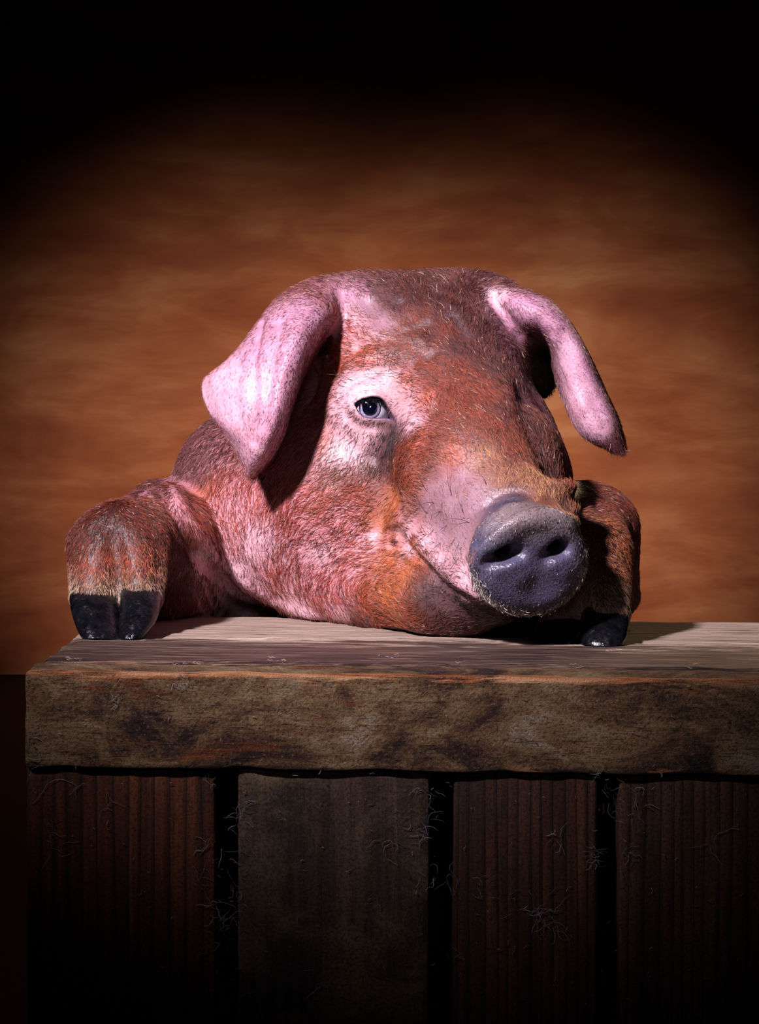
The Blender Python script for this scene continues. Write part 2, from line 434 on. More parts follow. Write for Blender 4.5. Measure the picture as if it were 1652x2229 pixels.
def sheet_dist(pts, cen, rad):
    """pts (n,m,3): distance to the ear sheets, block by block"""
    d = np.full(pts.shape[:2], .05)
    if pts.shape[1] == 1:                          # single points: a coarser net is enough
        q = pts[:, 0]
        for S, th in SHEET:
            c, t = S.reshape(150, 100, 3)[::3, ::3].reshape(-1, 3), th.reshape(150, 100)[::3, ::3].ravel()
            lo, hi = S.min(0) - .05, S.max(0) + .05
            ix = np.nonzero(np.all((q > lo) & (q < hi), 1))[0]
            for s0 in range(0, len(ix), 2000):
                j = ix[s0:s0 + 2000]; a = q[j]
                dd = np.sqrt(np.maximum((a ** 2).sum(1)[:, None] + (c ** 2).sum(1)[None] - 2 * a @ c.T, 0)) - t[None]
                d[j, 0] = np.minimum(d[j, 0], dd.min(1))
        return d
    for S, th in SHEET:
        lo, hi = S.min(0) - .03, S.max(0) + .03
        for i in np.nonzero(np.all((cen > lo) & (cen < hi), 1))[0]:
            mk = ((S - cen[i]) ** 2).sum(1) < (rad[i] + .018) ** 2
            if not mk.any(): continue
            c, t = S[mk], th[mk]
            dd = np.sqrt(np.maximum((pts[i] ** 2).sum(1)[:, None] + (c ** 2).sum(1)[None] - 2 * pts[i] @ c.T, 0)) - t[None]
            d[i] = np.minimum(d[i], dd.min(1))
    return d

CREASE = []                                       # (points (n,3), width, depth), depth < 0 raises a ridge
CUTS = []                                         # nostrils etc: (a, ra, b, rb, k)

def sdf(pts, cen, rad, full=True, cull=True):
    n = len(pts); D = None
    for g, k in COMB:
        d = np.full(pts.shape[:2], .5)
        for t, c, r, a, kk in PR[g]:
            ix = np.nonzero(np.linalg.norm(cen - c, axis=1) < r + rad + .035)[0] if cull else np.arange(n)
            if len(ix) == 0: continue
            p = pts[ix]
            q = prim_c(p, a) if t == 'c' else prim(t, p - c, a)
            d[ix] = smin(d[ix], q, kk)
        D = d if D is None else smin(D, d, k)
    D = smin(D, sheet_dist(pts, cen, rad), .012)
    if full:
        for a, ra, b, rb, k in CUTS:
            m = (a + b) / 2; R = np.linalg.norm(b - a) / 2 + max(ra, rb) + .02
            ix = np.nonzero(np.linalg.norm(cen - m, axis=1) < R + rad)[0]
            if len(ix): D[ix] = smax(D[ix], -prim_c(pts[ix], (a, ra, b, rb)), k)
        for q, wd, dp in CREASE:
            m = q.mean(0); R = np.linalg.norm(q - m, axis=1).max() + wd * 2.6
            ix = np.nonzero(np.linalg.norm(cen - m, axis=1) < R + rad)[0]
            if len(ix) == 0: continue
            p = pts[ix]; best = None
            for a, b in zip(q[:-1], q[1:]):
                dd = prim_c(p, (a, 0.0, b, 0.0)); best = dd if best is None else np.minimum(best, dd)
            D[ix] += dp * np.exp(-(best / wd) ** 2)
        for fn in EXTRA: D = fn(D, pts, cen, rad)
    # the flesh lies flat on the crate's top
    q = np.maximum(np.maximum(X0 - pts[..., 0], pts[..., 0] - X1),
                   np.maximum(pts[..., 1] - YB - .003, pts[..., 2] + TILT * pts[..., 0] - .0022))
    return smax(D, -q, .004)
EXTRA = []

def sdf_pts(p, full=False):
    return sdf(p[:, None, :], p, np.zeros(len(p)), full, cull=False)[:, 0]

def onto(uv):
    """pixels -> points on the base surface, by marching their rays"""
    uv = np.array(uv, float); d = ray(uv[:, 0], uv[:, 1]); L = np.linalg.norm(d, axis=1)
    t = np.full(len(uv), 1.55)
    for _ in range(45):
        p = CAM + d * t[:, None]; s = sdf_pts(p); t += np.clip(s, -.02, .02) / L * .8
    ok = (np.abs(s) < .004)
    return CAM + d * t[:, None], ok

def crease(uv, wd, dp):
    uv = np.array(uv, float)
    i = np.linspace(0, len(uv) - 1, (len(uv) - 1) * 3 + 1); q = np.stack([np.interp(i, np.arange(len(uv)), uv[:, j]) for j in (0, 1)], 1)
    if len(uv) > 2:                                # soften the corners
        for _ in range(2): q[1:-1] = (q[:-2] + 2 * q[1:-1] + q[2:]) / 4
    PEND.append((q, wd, dp))
def flush_creases():
    p, ok = onto(np.concatenate([q for q, _, _ in PEND])); i = 0
    for q, wd, dp in PEND:
        a, o = p[i:i + len(q)], ok[i:i + len(q)]; i += len(q)
        if o.sum() > 1: CREASE.append((a[o], wd, dp))
PEND = []

EC = P(806., 889., .3315); ER = .0172                 # near eye: ball centre and radius
NE = np.array([.10, -.985, .02]); NE /= np.linalg.norm(NE)
EA = np.cross(NE, [0, 0, 1]); EA /= np.linalg.norm(EA); EA = EA if EA[0] > 0 else -EA
EB = np.cross(EA, NE); EB = EB if EB[2] > 0 else -EB
LID_A = np.array([-37, -30, -20, 0, 16, 26, 33, 42]) / 2632.
LID_U = np.array([9, 14, 19, 23, 21, 12, -4, -25]) / 2632.
LID_L = np.array([8, -8, -18, -22, -21, -21, -23, -26]) / 2632.
def eye_cut(D, pts, cen, rad):
    ix = np.nonzero(np.linalg.norm(cen - EC, axis=1) < .04 + rad)[0]
    if len(ix):
        q = pts[ix] - EC; a, b, c = q @ EA, q @ EB, q @ NE
        d = np.maximum(b - np.interp(a, LID_A, LID_U), np.interp(a, LID_A, LID_L) - b)
        d = np.maximum(d, np.maximum(LID_A[0] - a, a - LID_A[-1]))
        d = np.maximum(d, np.maximum(-c - .004, c - .04))
        D[ix] = smax(D[ix], -d, .0022)
    return D
# far eye, hidden round the bridge: mirrored through the head's middle plane
MID = P(985., 800., .345)
EC2 = EC - 2 * R_ * ((EC - MID) @ R_); NE2 = NE - 2 * R_ * (NE @ R_)

def exec_creases():
    ellw('head', EC, ER + .0022, k=.010)
    EXTRA.append(eye_cut)
    # folds of the neck and jowl
    crease([(345, 1062), (380, 1125), (418, 1195), (470, 1255), (525, 1300), (590, 1335), (650, 1356)], .0060, .0090)
    crease([(370, 1055), (405, 1120), (440, 1180), (490, 1235), (545, 1282), (610, 1320), (680, 1345)], .008, -.0040)
    crease([(322, 1075), (345, 1083), (362, 1098)], .004, .003)
    for k, pl in enumerate(([(440, 1225), (452, 1280), (480, 1335)], [(465, 1270), (490, 1305), (520, 1338)], [(425, 1230), (432, 1290), (452, 1338)])):
        crease(pl, .004, .0028)
    # mouth
    crease([(868, 1172), (900, 1203), (935, 1242), (975, 1277), (1010, 1300), (1050, 1318)], .0045, .0100)
    crease([(905, 1185), (945, 1228), (985, 1262), (1040, 1296)], .006, -.0042)
    crease([(848, 1162), (868, 1160), (890, 1168)], .0035, .0036)
    crease([(852, 1186), (870, 1182), (892, 1188)], .0035, .0032)
    crease([(858, 1174), (885, 1176)], .0040, -.0026)
    crease([(965, 1030), (930, 1060), (918, 1105), (900, 1150)], .009, .0032)
    # snout: gully behind the rim, rim, wrinkled pad
    crease([(1038, 1188), (1068, 1148), (1105, 1116), (1150, 1096), (1205, 1090)], .0050, .0080)
    crease([(1036, 1215), (1060, 1178), (1100, 1146), (1150, 1128), (1205, 1118), (1250, 1140)], .0075, -.0048)
    crease([(1062, 1098), (1100, 1083), (1135, 1090), (1165, 1080)], .0028, .0022)
    crease([(1075, 1082), (1110, 1070), (1150, 1074)], .0028, .0018)
    crease([(1075, 1112), (1105, 1098), (1140, 1100)], .0028, .0018)
    crease([(1118, 1232), (1135, 1250)], .011, -.0034)
    crease([(1212, 1228), (1225, 1240)], .009, -.0030)
    crease([(1168, 1222), (1165, 1270), (1158, 1320)], .008, .0005)
    # brow, lid, cheek
    crease([(762, 838), (788, 824), (822, 812)], .0030, .0022)
    crease([(768, 868), (785, 856), (808, 852), (830, 860), (846, 884)], .0022, .0016)
    crease([(755, 905), (775, 925), (805, 932), (840, 928)], .0045, .0018)
    crease([(852, 922), (835, 955), (815, 995)], .006, .0025)
    crease([(900, 905), (930, 915)], .004, .0015)
    crease([(1148, 860), (1160, 920), (1182, 980), (1212, 1040), (1240, 1075)], .0120, .0085)
    # forehead
    for pl in ([(905, 625), (925, 660), (905, 705)], [(835, 705), (880, 722), (925, 705)], [(955, 640), (965, 690), (945, 735)],
               [(870, 660), (885, 690)], [(780, 755), (830, 735), (880, 745), (930, 775)], [(810, 780), (850, 770), (895, 790)], [(985, 690), (1010, 730)], [(800, 660), (830, 690)]):
        crease(pl, .0065, .0042)
    crease([(1072, 650), (1098, 690), (1128, 735)], .0050, .0045)
    crease([(742, 640), (752, 690), (728, 742), (715, 765)], .0050, .0040)
    # ears
    crease([(572, 700), (553, 780), (553, 870), (549, 960)], .0045, .0028)
    crease([(612, 700), (592, 780), (585, 860), (575, 930)], .0050, .0024)
    crease([(655, 705), (628, 770), (603, 850), (592, 920), (570, 985)], .0045, -.0022)
    crease([(520, 790), (512, 850), (520, 915)], .0060, .0018)
    crease([(1225, 730), (1255, 800), (1290, 870), (1318, 930)], .0045, .0022)
    crease([(1205, 740), (1232, 810), (1270, 890)], .0045, -.0015)
    # feet
    crease([(247, 1170), (256, 1225), (262, 1285)], .0060, .0060)
    crease([(290, 1110), (325, 1135), (345, 1180), (350, 1230)], .0080, .0045)
    crease([(180, 1160), (230, 1140), (280, 1150)], .0100, .0025)
    crease([(1245, 1084), (1280, 1090), (1305, 1118)], .0055, .0050)
    crease([(1282, 1250), (1280, 1320)], .0060, .0050)
    # nostrils
    for pa, pb, r in (((1062, 1222), (1122, 1204), .0080), ((1196, 1212), (1222, 1195), .0072)):
        q, ok = onto([pa, pb]); n = NS / np.linalg.norm(NS)
        CUTS.append((q[0] + n * .001, r * .80, q[1] + n * .0, r, .006))
        CUTS.append((q.mean(0) + (q[1] - q[0]) * .2, r * .9, q.mean(0) - n * .024 + np.array([.0, 0, .004]), r * .7, .004))
    # ear openings
    CUTS.append((P(706., 718., .378), .013, P(672., 805., .388), .011, .006))
    CUTS.append((P(700., 735., .380), .012, P(692., 745., .43), .014, .006))

exec_creases(); flush_creases()

# --- grid: fine round the visible head, coarse behind and below
def axis(lo, a, b, hi, h, H):
    m = np.arange(a, b, h); L = [a]; s = h
    while L[-1] > lo: s = min(s * 1.12, H); L.append(L[-1] - s)
    Rr = [m[-1]]; s = h
    while Rr[-1] < hi: s = min(s * 1.12, H); Rr.append(Rr[-1] + s)
    A = np.concatenate([L[:0:-1], m, Rr[1:]]); pad = (-len(A)) % 8
    return np.concatenate([A, A[-1] + H * np.arange(1, pad + 1)])
HF = .0017
xs = axis(-.27, -.262, .215, .22, HF, .008); ys = axis(.12, .135, .50, 1.20, HF, .009); zs = axis(-.485, -.004, .312, .316, HF, .009)
nx, ny, nz = len(xs), len(ys), len(zs)
G = np.full((nx, ny, nz), .5, np.float32)
bx, by, bz = nx // 8, ny // 8, nz // 8
cx = xs.reshape(bx, 8).mean(1); cy = ys.reshape(by, 8).mean(1); cz = zs.reshape(bz, 8).mean(1)
hx = (xs.reshape(bx, 8)[:, -1] - xs.reshape(bx, 8)[:, 0]) / 2; hy = (ys.reshape(by, 8)[:, -1] - ys.reshape(by, 8)[:, 0]) / 2; hz = (zs.reshape(bz, 8)[:, -1] - zs.reshape(bz, 8)[:, 0]) / 2
BC = np.stack(np.meshgrid(cx, cy, cz, indexing='ij'), -1).reshape(-1, 3)
BR = np.sqrt((np.stack(np.meshgrid(hx, hy, hz, indexing='ij'), -1).reshape(-1, 3) ** 2).sum(1)) * 1.15
dc = sdf(BC[:, None, :], BC, np.zeros(len(BC)) + .04, False)[:, 0]
G.reshape(bx, 8, by, 8, bz, 8)[:] = np.where(dc < 0, -.5, .5).reshape(bx, 1, by, 1, bz, 1)
act = np.nonzero(np.abs(dc) < BR + .010)[0]
bi, bj, bk = np.unravel_index(act, (bx, by, bz))
G6 = G.reshape(bx, 8, by, 8, bz, 8)
for s0 in range(0, len(act), 1500):
    sl = slice(s0, s0 + 1500); i, j, k = bi[sl], bj[sl], bk[sl]
    X = xs.reshape(bx, 8)[i]; Yy = ys.reshape(by, 8)[j]; Z = zs.reshape(bz, 8)[k]; n = len(i)
    pts = np.stack([np.broadcast_to(X[:, :, None, None], (n, 8, 8, 8)), np.broadcast_to(Yy[:, None, :, None], (n, 8, 8, 8)),
                    np.broadcast_to(Z[:, None, None, :], (n, 8, 8, 8))], -1).reshape(n, 512, 3)
    d = sdf(pts, BC[act[sl]], BR[act[sl]])
    G6[i, :, j, :, k, :] = d.reshape(n, 8, 8, 8)

def surface_nets(G, xs, ys, zs):
    S = G < 0
    cnt = np.zeros(tuple(s - 1 for s in G.shape), np.uint8)
    cor = [(a, b, c) for a in (0, 1) for b in (0, 1) for c in (0, 1)]
    nX, nY, nZ = G.shape
    for a, b, c in cor: cnt += S[a:nX - 1 + a, b:nY - 1 + b, c:nZ - 1 + c]
    I, J, K = np.nonzero((cnt > 0) & (cnt < 8)); del cnt
    n = len(I); acc = np.zeros((n, 3)); num = np.zeros(n)
    val = {o: G[I + o[0], J + o[1], K + o[2]].astype(float) for o in cor}
    pos = {o: np.stack([xs[I + o[0]], ys[J + o[1]], zs[K + o[2]]], 1) for o in cor}
    for o in cor:
        for ax in range(3):
            if o[ax] == 0:
                e = list(o); e[ax] = 1; e = tuple(e)
                a, b = val[o], val[e]; m = (a < 0) != (b < 0)
                t = np.where(m, a / np.where(m, a - b, 1), 0)
                acc[m] += (pos[o] + (pos[e] - pos[o]) * t[:, None])[m]; num[m] += 1
    V = acc / num[:, None]
    idm = np.full(tuple(s - 1 for s in G.shape), -1, np.int32); idm[I, J, K] = np.arange(n)
    F = []
    for ax in range(3):
        sl0 = [slice(None)] * 3; sl1 = [slice(None)] * 3; sl0[ax] = slice(0, -1); sl1[ax] = slice(1, None)
        A, B = S[tuple(sl0)], S[tuple(sl1)]
        q = np.stack(np.nonzero(A != B), 1); o1, o2 = (ax + 1) % 3, (ax + 2) % 3
        ok = (q[:, o1] > 0) & (q[:, o2] > 0) & (q[:, o1] < G.shape[o1] - 1) & (q[:, o2] < G.shape[o2] - 1); q = q[ok]
        ins = A[q[:, 0], q[:, 1], q[:, 2]]
        c = []
        for d1, d2 in ((0, 0), (-1, 0), (-1, -1), (0, -1)):
            r = q.copy(); r[:, o1] += d1; r[:, o2] += d2; c.append(idm[r[:, 0], r[:, 1], r[:, 2]])
        f = np.stack(c, 1); f[~ins] = f[~ins][:, ::-1]; F.append(f)
    F = np.concatenate(F)
    return V, F[(F >= 0).all(1)]
BV, BF = surface_nets(G, xs, ys, zs); del G, G6

# ------------------------------------------------------------------ coat: zones set by points on the skin
#        skin colour            hair colour           density length(mm) dark-share
Z = {
 'pink':   (lin(204, 142, 150), lin(146, 58, 40), .48, 9.5, .28),
 'pinkr':  (lin(172, 100, 88), lin(150, 68, 38), 1.0, 8.0, .25),
 'pale':   (lin(214, 166, 176), lin(100, 58, 52), .22, 7.0, .40),
 'bare':   (lin(200, 154, 162), lin(60, 40, 40), .02, 4.0, .60),
 'lilac':  (lin(180, 130, 154), lin(120, 70, 76), .75, 4.0, .25),
 'earp':   (lin(206, 158, 176), lin(150, 98, 104), .45, 3.5, .25),
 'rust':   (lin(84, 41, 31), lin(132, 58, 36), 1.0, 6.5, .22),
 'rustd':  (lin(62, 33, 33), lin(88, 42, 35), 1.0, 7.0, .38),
 'orange': (lin(156, 90, 60), lin(168, 90, 47), 1.0, 7.0, .15),
 'tan':    (lin(124, 80, 64), lin(178, 126, 84), 1.0, 5.5, .20),
 'mauve':  (lin(148, 114, 126), lin(136, 94, 82), .60, 4.0, .25),
 'neck':   (lin(156, 104, 114), lin(104, 52, 48), .95, 8.0, .35),
 'slate':  (lin(58, 55, 72), lin(40, 36, 40), .25, 3.0, .60),
 'leg':    (lin(92, 38, 24), lin(172, 68, 30), 1.0, 6.5, .28),
 'legd':   (lin(54, 23, 18), lin(108, 42, 25), 1.0, 6.5, .38),
 'legb':   (lin(52, 28, 19), lin(140, 72, 36), 1.0, 5.5, .40),
 'gold':   (lin(84, 62, 50), lin(196, 170, 142), 1.0, 6.0, .30),
 'dark':   (lin(62, 41, 41), lin(44, 30, 30), .80, 5.0, .60),  # shade in the ear hollow and under lip and snout, put into the colour
 'stain':  (lin(76, 48, 46), lin(36, 26, 28), .90, 6.0, .80),
}
ZP = [  # u, v, zone
 (500,1150,'pink'),(600,1250,'pink'),(560,1060,'pink'),(450,1060,'pinkr'),(600,1090,'pink'),(700,1200,'pale'),(480,1100,'pink'),(760,1230,'pink'),(680,1290,'pink'),(680,1150,'pink'),(640,1310,'pale'),(740,1335,'pale'),(690,1345,'pale'),
 (720,1250,'pink'),(490,1320,'pale'),(450,1200,'pale'),(430,1130,'pink'),(560,1180,'pale'),(520,1240,'pale'),(700,1090,'pinkr'),(640,1110,'pink'),(790,1180,'pink'),
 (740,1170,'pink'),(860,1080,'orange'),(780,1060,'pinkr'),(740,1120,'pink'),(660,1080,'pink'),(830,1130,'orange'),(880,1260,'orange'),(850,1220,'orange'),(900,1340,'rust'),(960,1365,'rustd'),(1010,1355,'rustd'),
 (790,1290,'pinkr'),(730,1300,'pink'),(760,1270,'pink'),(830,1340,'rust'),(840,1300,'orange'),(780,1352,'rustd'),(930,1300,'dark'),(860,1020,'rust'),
 (800,850,'bare'),(775,840,'bare'),(740,940,'pale'),(740,980,'pale'),(890,885,'bare'),(860,850,'bare'),(845,815,'bare'),(770,1000,'pale'),(735,890,'pale'),(800,950,'pale'),
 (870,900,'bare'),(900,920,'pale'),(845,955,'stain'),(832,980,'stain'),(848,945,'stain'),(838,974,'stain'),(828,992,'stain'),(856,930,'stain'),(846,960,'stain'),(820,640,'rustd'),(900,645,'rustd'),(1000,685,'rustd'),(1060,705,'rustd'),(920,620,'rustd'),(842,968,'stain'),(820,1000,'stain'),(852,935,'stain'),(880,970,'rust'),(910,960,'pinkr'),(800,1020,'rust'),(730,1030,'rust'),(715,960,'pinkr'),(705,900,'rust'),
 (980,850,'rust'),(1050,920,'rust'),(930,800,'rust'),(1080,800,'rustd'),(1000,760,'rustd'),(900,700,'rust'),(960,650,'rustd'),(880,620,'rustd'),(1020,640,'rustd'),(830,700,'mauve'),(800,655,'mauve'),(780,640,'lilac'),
 (760,720,'pink'),(740,790,'pinkr'),(800,770,'pinkr'),(860,750,'rust'),(900,770,'rust'),(880,830,'pinkr'),(925,865,'pinkr'),(1060,1000,'tan'),(990,990,'pinkr'),(945,960,'rust'),(920,1010,'rust'),(900,1050,'pinkr'),
 (1000,920,'rust'),(1110,900,'rustd'),(1120,980,'rust'),(1090,1050,'tan'),(1150,1050,'tan'),(1000,1100,'mauve'),(955,1140,'mauve'),(1000,1050,'mauve'),(975,1075,'mauve'),(985,1130,'mauve'),(970,1180,'mauve'),(930,1110,'mauve'),(940,1085,'mauve'),(1040,1080,'mauve'),
 (960,1215,'pale'),(1010,1262,'pale'),(925,1180,'pale'),(1025,1200,'mauve'),(1000,1170,'mauve'),(1085,1100,'slate'),(1120,1085,'slate'),(1060,1140,'slate'),(1190,1088,'tan'),(1035,1290,'pale'),
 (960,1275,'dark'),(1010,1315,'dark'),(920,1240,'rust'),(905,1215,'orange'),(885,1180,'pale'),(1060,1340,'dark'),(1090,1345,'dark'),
 (660,680,'lilac'),(600,700,'lilac'),(620,780,'lilac'),(560,760,'lilac'),(540,840,'earp'),(480,850,'earp'),(500,910,'earp'),(550,980,'earp'),(590,900,'lilac'),(600,960,'lilac'),(690,740,'lilac'),(470,830,'earp'),
 (1120,650,'lilac'),(1150,690,'lilac'),(1110,700,'lilac'),(1180,660,'lilac'),(1200,700,'lilac'),(1230,780,'earp'),(1255,860,'earp'),(1290,930,'earp'),(1280,800,'lilac'),(1315,880,'lilac'),(1345,960,'rustd'),(1090,640,'pale'),
 (1175,950,'rustd'),(1155,905,'rustd'),(1240,1040,'rust'),(1200,1010,'rustd'),(1160,880,'rustd'),(1140,770,'rustd'),(1150,820,'dark'),(1130,840,'rustd'),(1175,800,'dark'),(1190,840,'dark'),(400,1200,'legd'),(1010,700,'rustd'),(860,660,'rustd'),(930,720,'rustd'),  # the legd point paints the foreleg's shadow into the coat; dark ones shade the ear hollow
 (420,980,'neck'),(390,1030,'neck'),(330,1065,'neck'),(480,980,'neck'),(440,1030,'neck'),(1020,880,'rust'),(1000,810,'rust'),(960,900,'rust'),(1060,860,'rust'),(940,830,'rust'),(1080,940,'rust'),(1030,960,'rust'),(860,1000,'rust'),(780,1030,'rust'),(960,720,'rust'),(1050,720,'rustd'),(860,780,'rust'),
 (250,1150,'legd'),(200,1130,'legd'),(165,1190,'legd'),(210,1160,'legd'),(300,1130,'legd'),(190,1225,'leg'),(230,1215,'leg'),(290,1220,'leg'),(250,1240,'legd'),(330,1150,'legd'),(370,1200,'legd'),(260,1095,'legd'),(200,1250,'leg'),(300,1240,'leg'),(340,1260,'legd'),(390,1280,'legd'),
 (205,1278,'gold'),(300,1268,'gold'),(160,1270,'gold'),(255,1275,'gold'),(345,1285,'gold'),
 (1290,1130,'legb'),(1320,1180,'legb'),(1340,1250,'legb'),(1300,1220,'legb'),(1360,1200,'legb'),(1290,1085,'legd'),(1268,1075,'legd'),(1275,1102,'legd'),(1320,1290,'gold'),(1372,1300,'legd'),(1340,1285,'gold'),
]
zp, zok = onto([(a, b) for a, b, _ in ZP])
zn = [z for (_, _, z), o in zip(ZP, zok) if o]; zp = zp[zok]
# points no ray can reach: far side, back and hindquarters
far = [((-.10, .70, .08), 'pinkr'), ((-.1, .9, .05), 'rust'), ((-.22, .75, -.05), 'pinkr'), ((.05, .75, -.05), 'rust'), ((-.1, 1.15, -.1), 'rust'), ((-.085, 1.0, -.38), 'legd'),
       ((.10, .45, .16), 'rustd'), ((.12, .42, .08), 'rust'), ((.0, .50, .22), 'rustd'), ((-.05, .52, .18), 'rust'), ((.03, .55, .05), 'rust'),
       (P(1205., 940., .42), 'rustd'), (P(1262., 1070., .36), 'legd'), (P(1275., 1075., .345), 'legd'), (P(1255., 1085., .35), 'legd'), (P(1250., 1065., .37), 'legd'), (P(1165., 850., .43), 'dark'), (P(1170., 800., .42), 'dark'), (P(1225., 990., .40), 'rustd'), (P(1180., 900., .44), 'rustd'), (P(1245., 1050., .38), 'rust')]
zp = np.concatenate([zp, [f[0] for f in far]]); zn += [f[1] for f in far]
ZT = np.array([list(Z[n][0]) + list(Z[n][1]) + list(Z[n][2:]) for n in zn])
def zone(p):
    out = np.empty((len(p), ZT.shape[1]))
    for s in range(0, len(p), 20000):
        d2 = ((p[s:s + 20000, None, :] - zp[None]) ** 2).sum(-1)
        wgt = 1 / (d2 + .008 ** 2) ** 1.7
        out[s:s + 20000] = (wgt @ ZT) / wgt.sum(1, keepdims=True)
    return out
DN = rot_frame(NS); DC = P(1148., 1213., .170)
def disc_mask(p):
    q = (p - DC) @ DN.T; rr = np.hypot(q[:, 0] / .0435, q[:, 2] / .0415)
    m = np.clip((1.10 - rr) / .06, 0, 1) * np.clip((q[:, 1] + .014) / .006, 0, 1)
    return m
def lid_rim(p):
    q = p - EC; a, b, c = q @ EA, q @ EB, q @ NE
    d = np.maximum(b - np.interp(a, LID_A, LID_U), np.interp(a, LID_A, LID_L) - b)
    d = np.maximum(d, np.maximum(LID_A[0] - a, a - LID_A[-1]))
    return np.clip((.0022 - d) / .0016, 0, 1) * (c > -.01) * (np.linalg.norm(q, axis=1) < .04), d
NOST = []
for pa, pb in (((1066, 1221), (1122, 1206)), ((1196, 1211), (1222, 1196))):
    NOST.append(onto([pa, pb])[0])

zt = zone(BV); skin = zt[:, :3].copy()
dm = disc_mask(BV)[:, None]; 
dq = (BV - DC) @ DN.T; upr = np.clip((dq[:, 2] - .012) / .022, 0, 1)[:, None]
skin = skin * (1 - dm) + (np.array(lin(80, 77, 100)) * (1 - upr) + np.array(lin(124, 108, 110)) * upr) * dm
pad = onto([(1085, 1100), (1120, 1085), (1060, 1140), (1160, 1085)])[0]
wet = np.maximum(dm[:, 0], np.clip(1.6 - np.sqrt(((BV[:, None] - pad[None]) ** 2).sum(-1)).min(1) / .012, 0, 1) * .7)
lr = lid_rim(BV)[0][:, None]; skin = skin * (1 - lr) + np.array(lin(84, 62, 84)) * lr

def mat_skin():
    t = NT('pig_skin')
    c = t.n('ShaderNodeAttribute', attribute_name='coat').outputs[0]
    blot = t.noise(t.coord('Object', (1, 1, 1)), 55, 5, .65, .4)
    c = t.mix(t.ramp(blot, [(.38, .30), (.60, 0.0)]), c, t.mix(1.0, c, lin(170, 96, 84), 'MULTIPLY'))
    fl = t.noise(t.coord('Object', (1, 1, 1), loc=(4, 2, 1)), 420, 3, .6)
    c = t.mix(t.ramp(fl, [(.60, 0.0), (.72, .45)]), c, t.mix(1.0, c, lin(120, 70, 66), 'MULTIPLY'))
    wr = t.n('ShaderNodeTexVoronoi', {'Vector': t.coord('Object', (1, 1, 1.0)), 'Scale': 330.0}, feature='DISTANCE_TO_EDGE').outputs[0]
    h = t.math('ADD', t.math('MULTIPLY', t.ramp(wr, [(0, 0.0), (.25, 1.0)]), .35), t.math('MULTIPLY', fl, .6))
    h = t.math('ADD', h, t.math('MULTIPLY', blot, .7))
    wet = t.n('ShaderNodeAttribute', attribute_name='wet').outputs['Fac']
    peb = t.n('ShaderNodeTexVoronoi', {'Vector': t.coord('Object'), 'Scale': 620.0}, feature='F1').outputs[0]
    pits = t.noise(t.coord('Object', (1, 1, 1), loc=(1, 5, 2)), 210, 4, .6)
    h2 = t.math('ADD', t.math('MULTIPLY', peb, -.45), t.math('MULTIPLY', pits, .35))
    h = t.math('ADD', h, t.math('MULTIPLY', h2, wet))
    rg = t.n('ShaderNodeMapRange', {'Value': wet, 'To Min': .47, 'To Max': .33}).outputs[0]
    return t.out(Base_Color=c, Roughness=rg, Specular_IOR_Level=.40, Normal=t.bump(h, .5, .0007),
                 Subsurface_Weight=.06, Subsurface_Radius=(.6, .25, .2), Subsurface_Scale=.004)

pig = link('pig', None); pig.location = (-.085, .6, FLOOR_Z)
PINV = Matrix.Translation(pig.location).inverted()
def on_pig(o): o.parent = pig; o.matrix_parent_inverse = PINV; return o
tag(pig, 'rust and pink pig resting its chin and both trotters on the wooden crate', 'pig')
me = bpy.data.meshes.new('body')
me.vertices.add(len(BV)); me.vertices.foreach_set('co', BV.astype(np.float32).ravel())
me.loops.add(len(BF) * 4); me.loops.foreach_set('vertex_index', BF.astype(np.int32).ravel())
me.polygons.add(len(BF)); me.polygons.foreach_set('loop_start', np.arange(0, len(BF) * 4, 4, dtype=np.int32))
me.polygons.foreach_set('use_smooth', np.ones(len(BF), bool))
me.update(calc_edges=True); me.validate()
at = me.attributes.new('coat', 'FLOAT_COLOR', 'POINT')
at.data.foreach_set('color', np.concatenate([skin, np.ones((len(skin), 1))], 1).astype(np.float32).ravel())
wa = me.attributes.new('wet', 'FLOAT', 'POINT'); wa.data.foreach_set('value', wet.astype(np.float32))
me.materials.append(mat_skin())
on_pig(link('body', me))

# ------------------------------------------------------------------ hair
def hair_mat(name, rough=.45, spec=.35):
    t = NT(name); c = t.n('ShaderNodeAttribute', attribute_name='tint').outputs[0]
    return t.out(Base_Color=c, Roughness=rough, Specular_IOR_Level=spec)
def hairs(name, pts, rad, col, mat, kind='stuff'):
    """pts (n,m,3), rad (n,m), col (n,3) -> one hair-curves object"""
    n, m = pts.shape[:2]; h = bpy.data.hair_curves.new(name); h.add_curves([m] * n)
    h.attributes['position'].data.foreach_set('vector', pts.astype(np.float32).ravel())
    r = h.attributes.get('radius') or h.attributes.new('radius', 'FLOAT', 'POINT')
    r.data.foreach_set('value', rad.astype(np.float32).ravel())
    a = h.attributes.new('tint', 'FLOAT_COLOR', 'POINT')
    cc = np.concatenate([np.repeat(col, m, 0), np.ones((n * m, 1))], 1)
    a.data.foreach_set('color', cc.astype(np.float32).ravel())
    h.materials.append(mat); o = on_pig(link(name, h))
    if kind: o['kind'] = kind
    return o

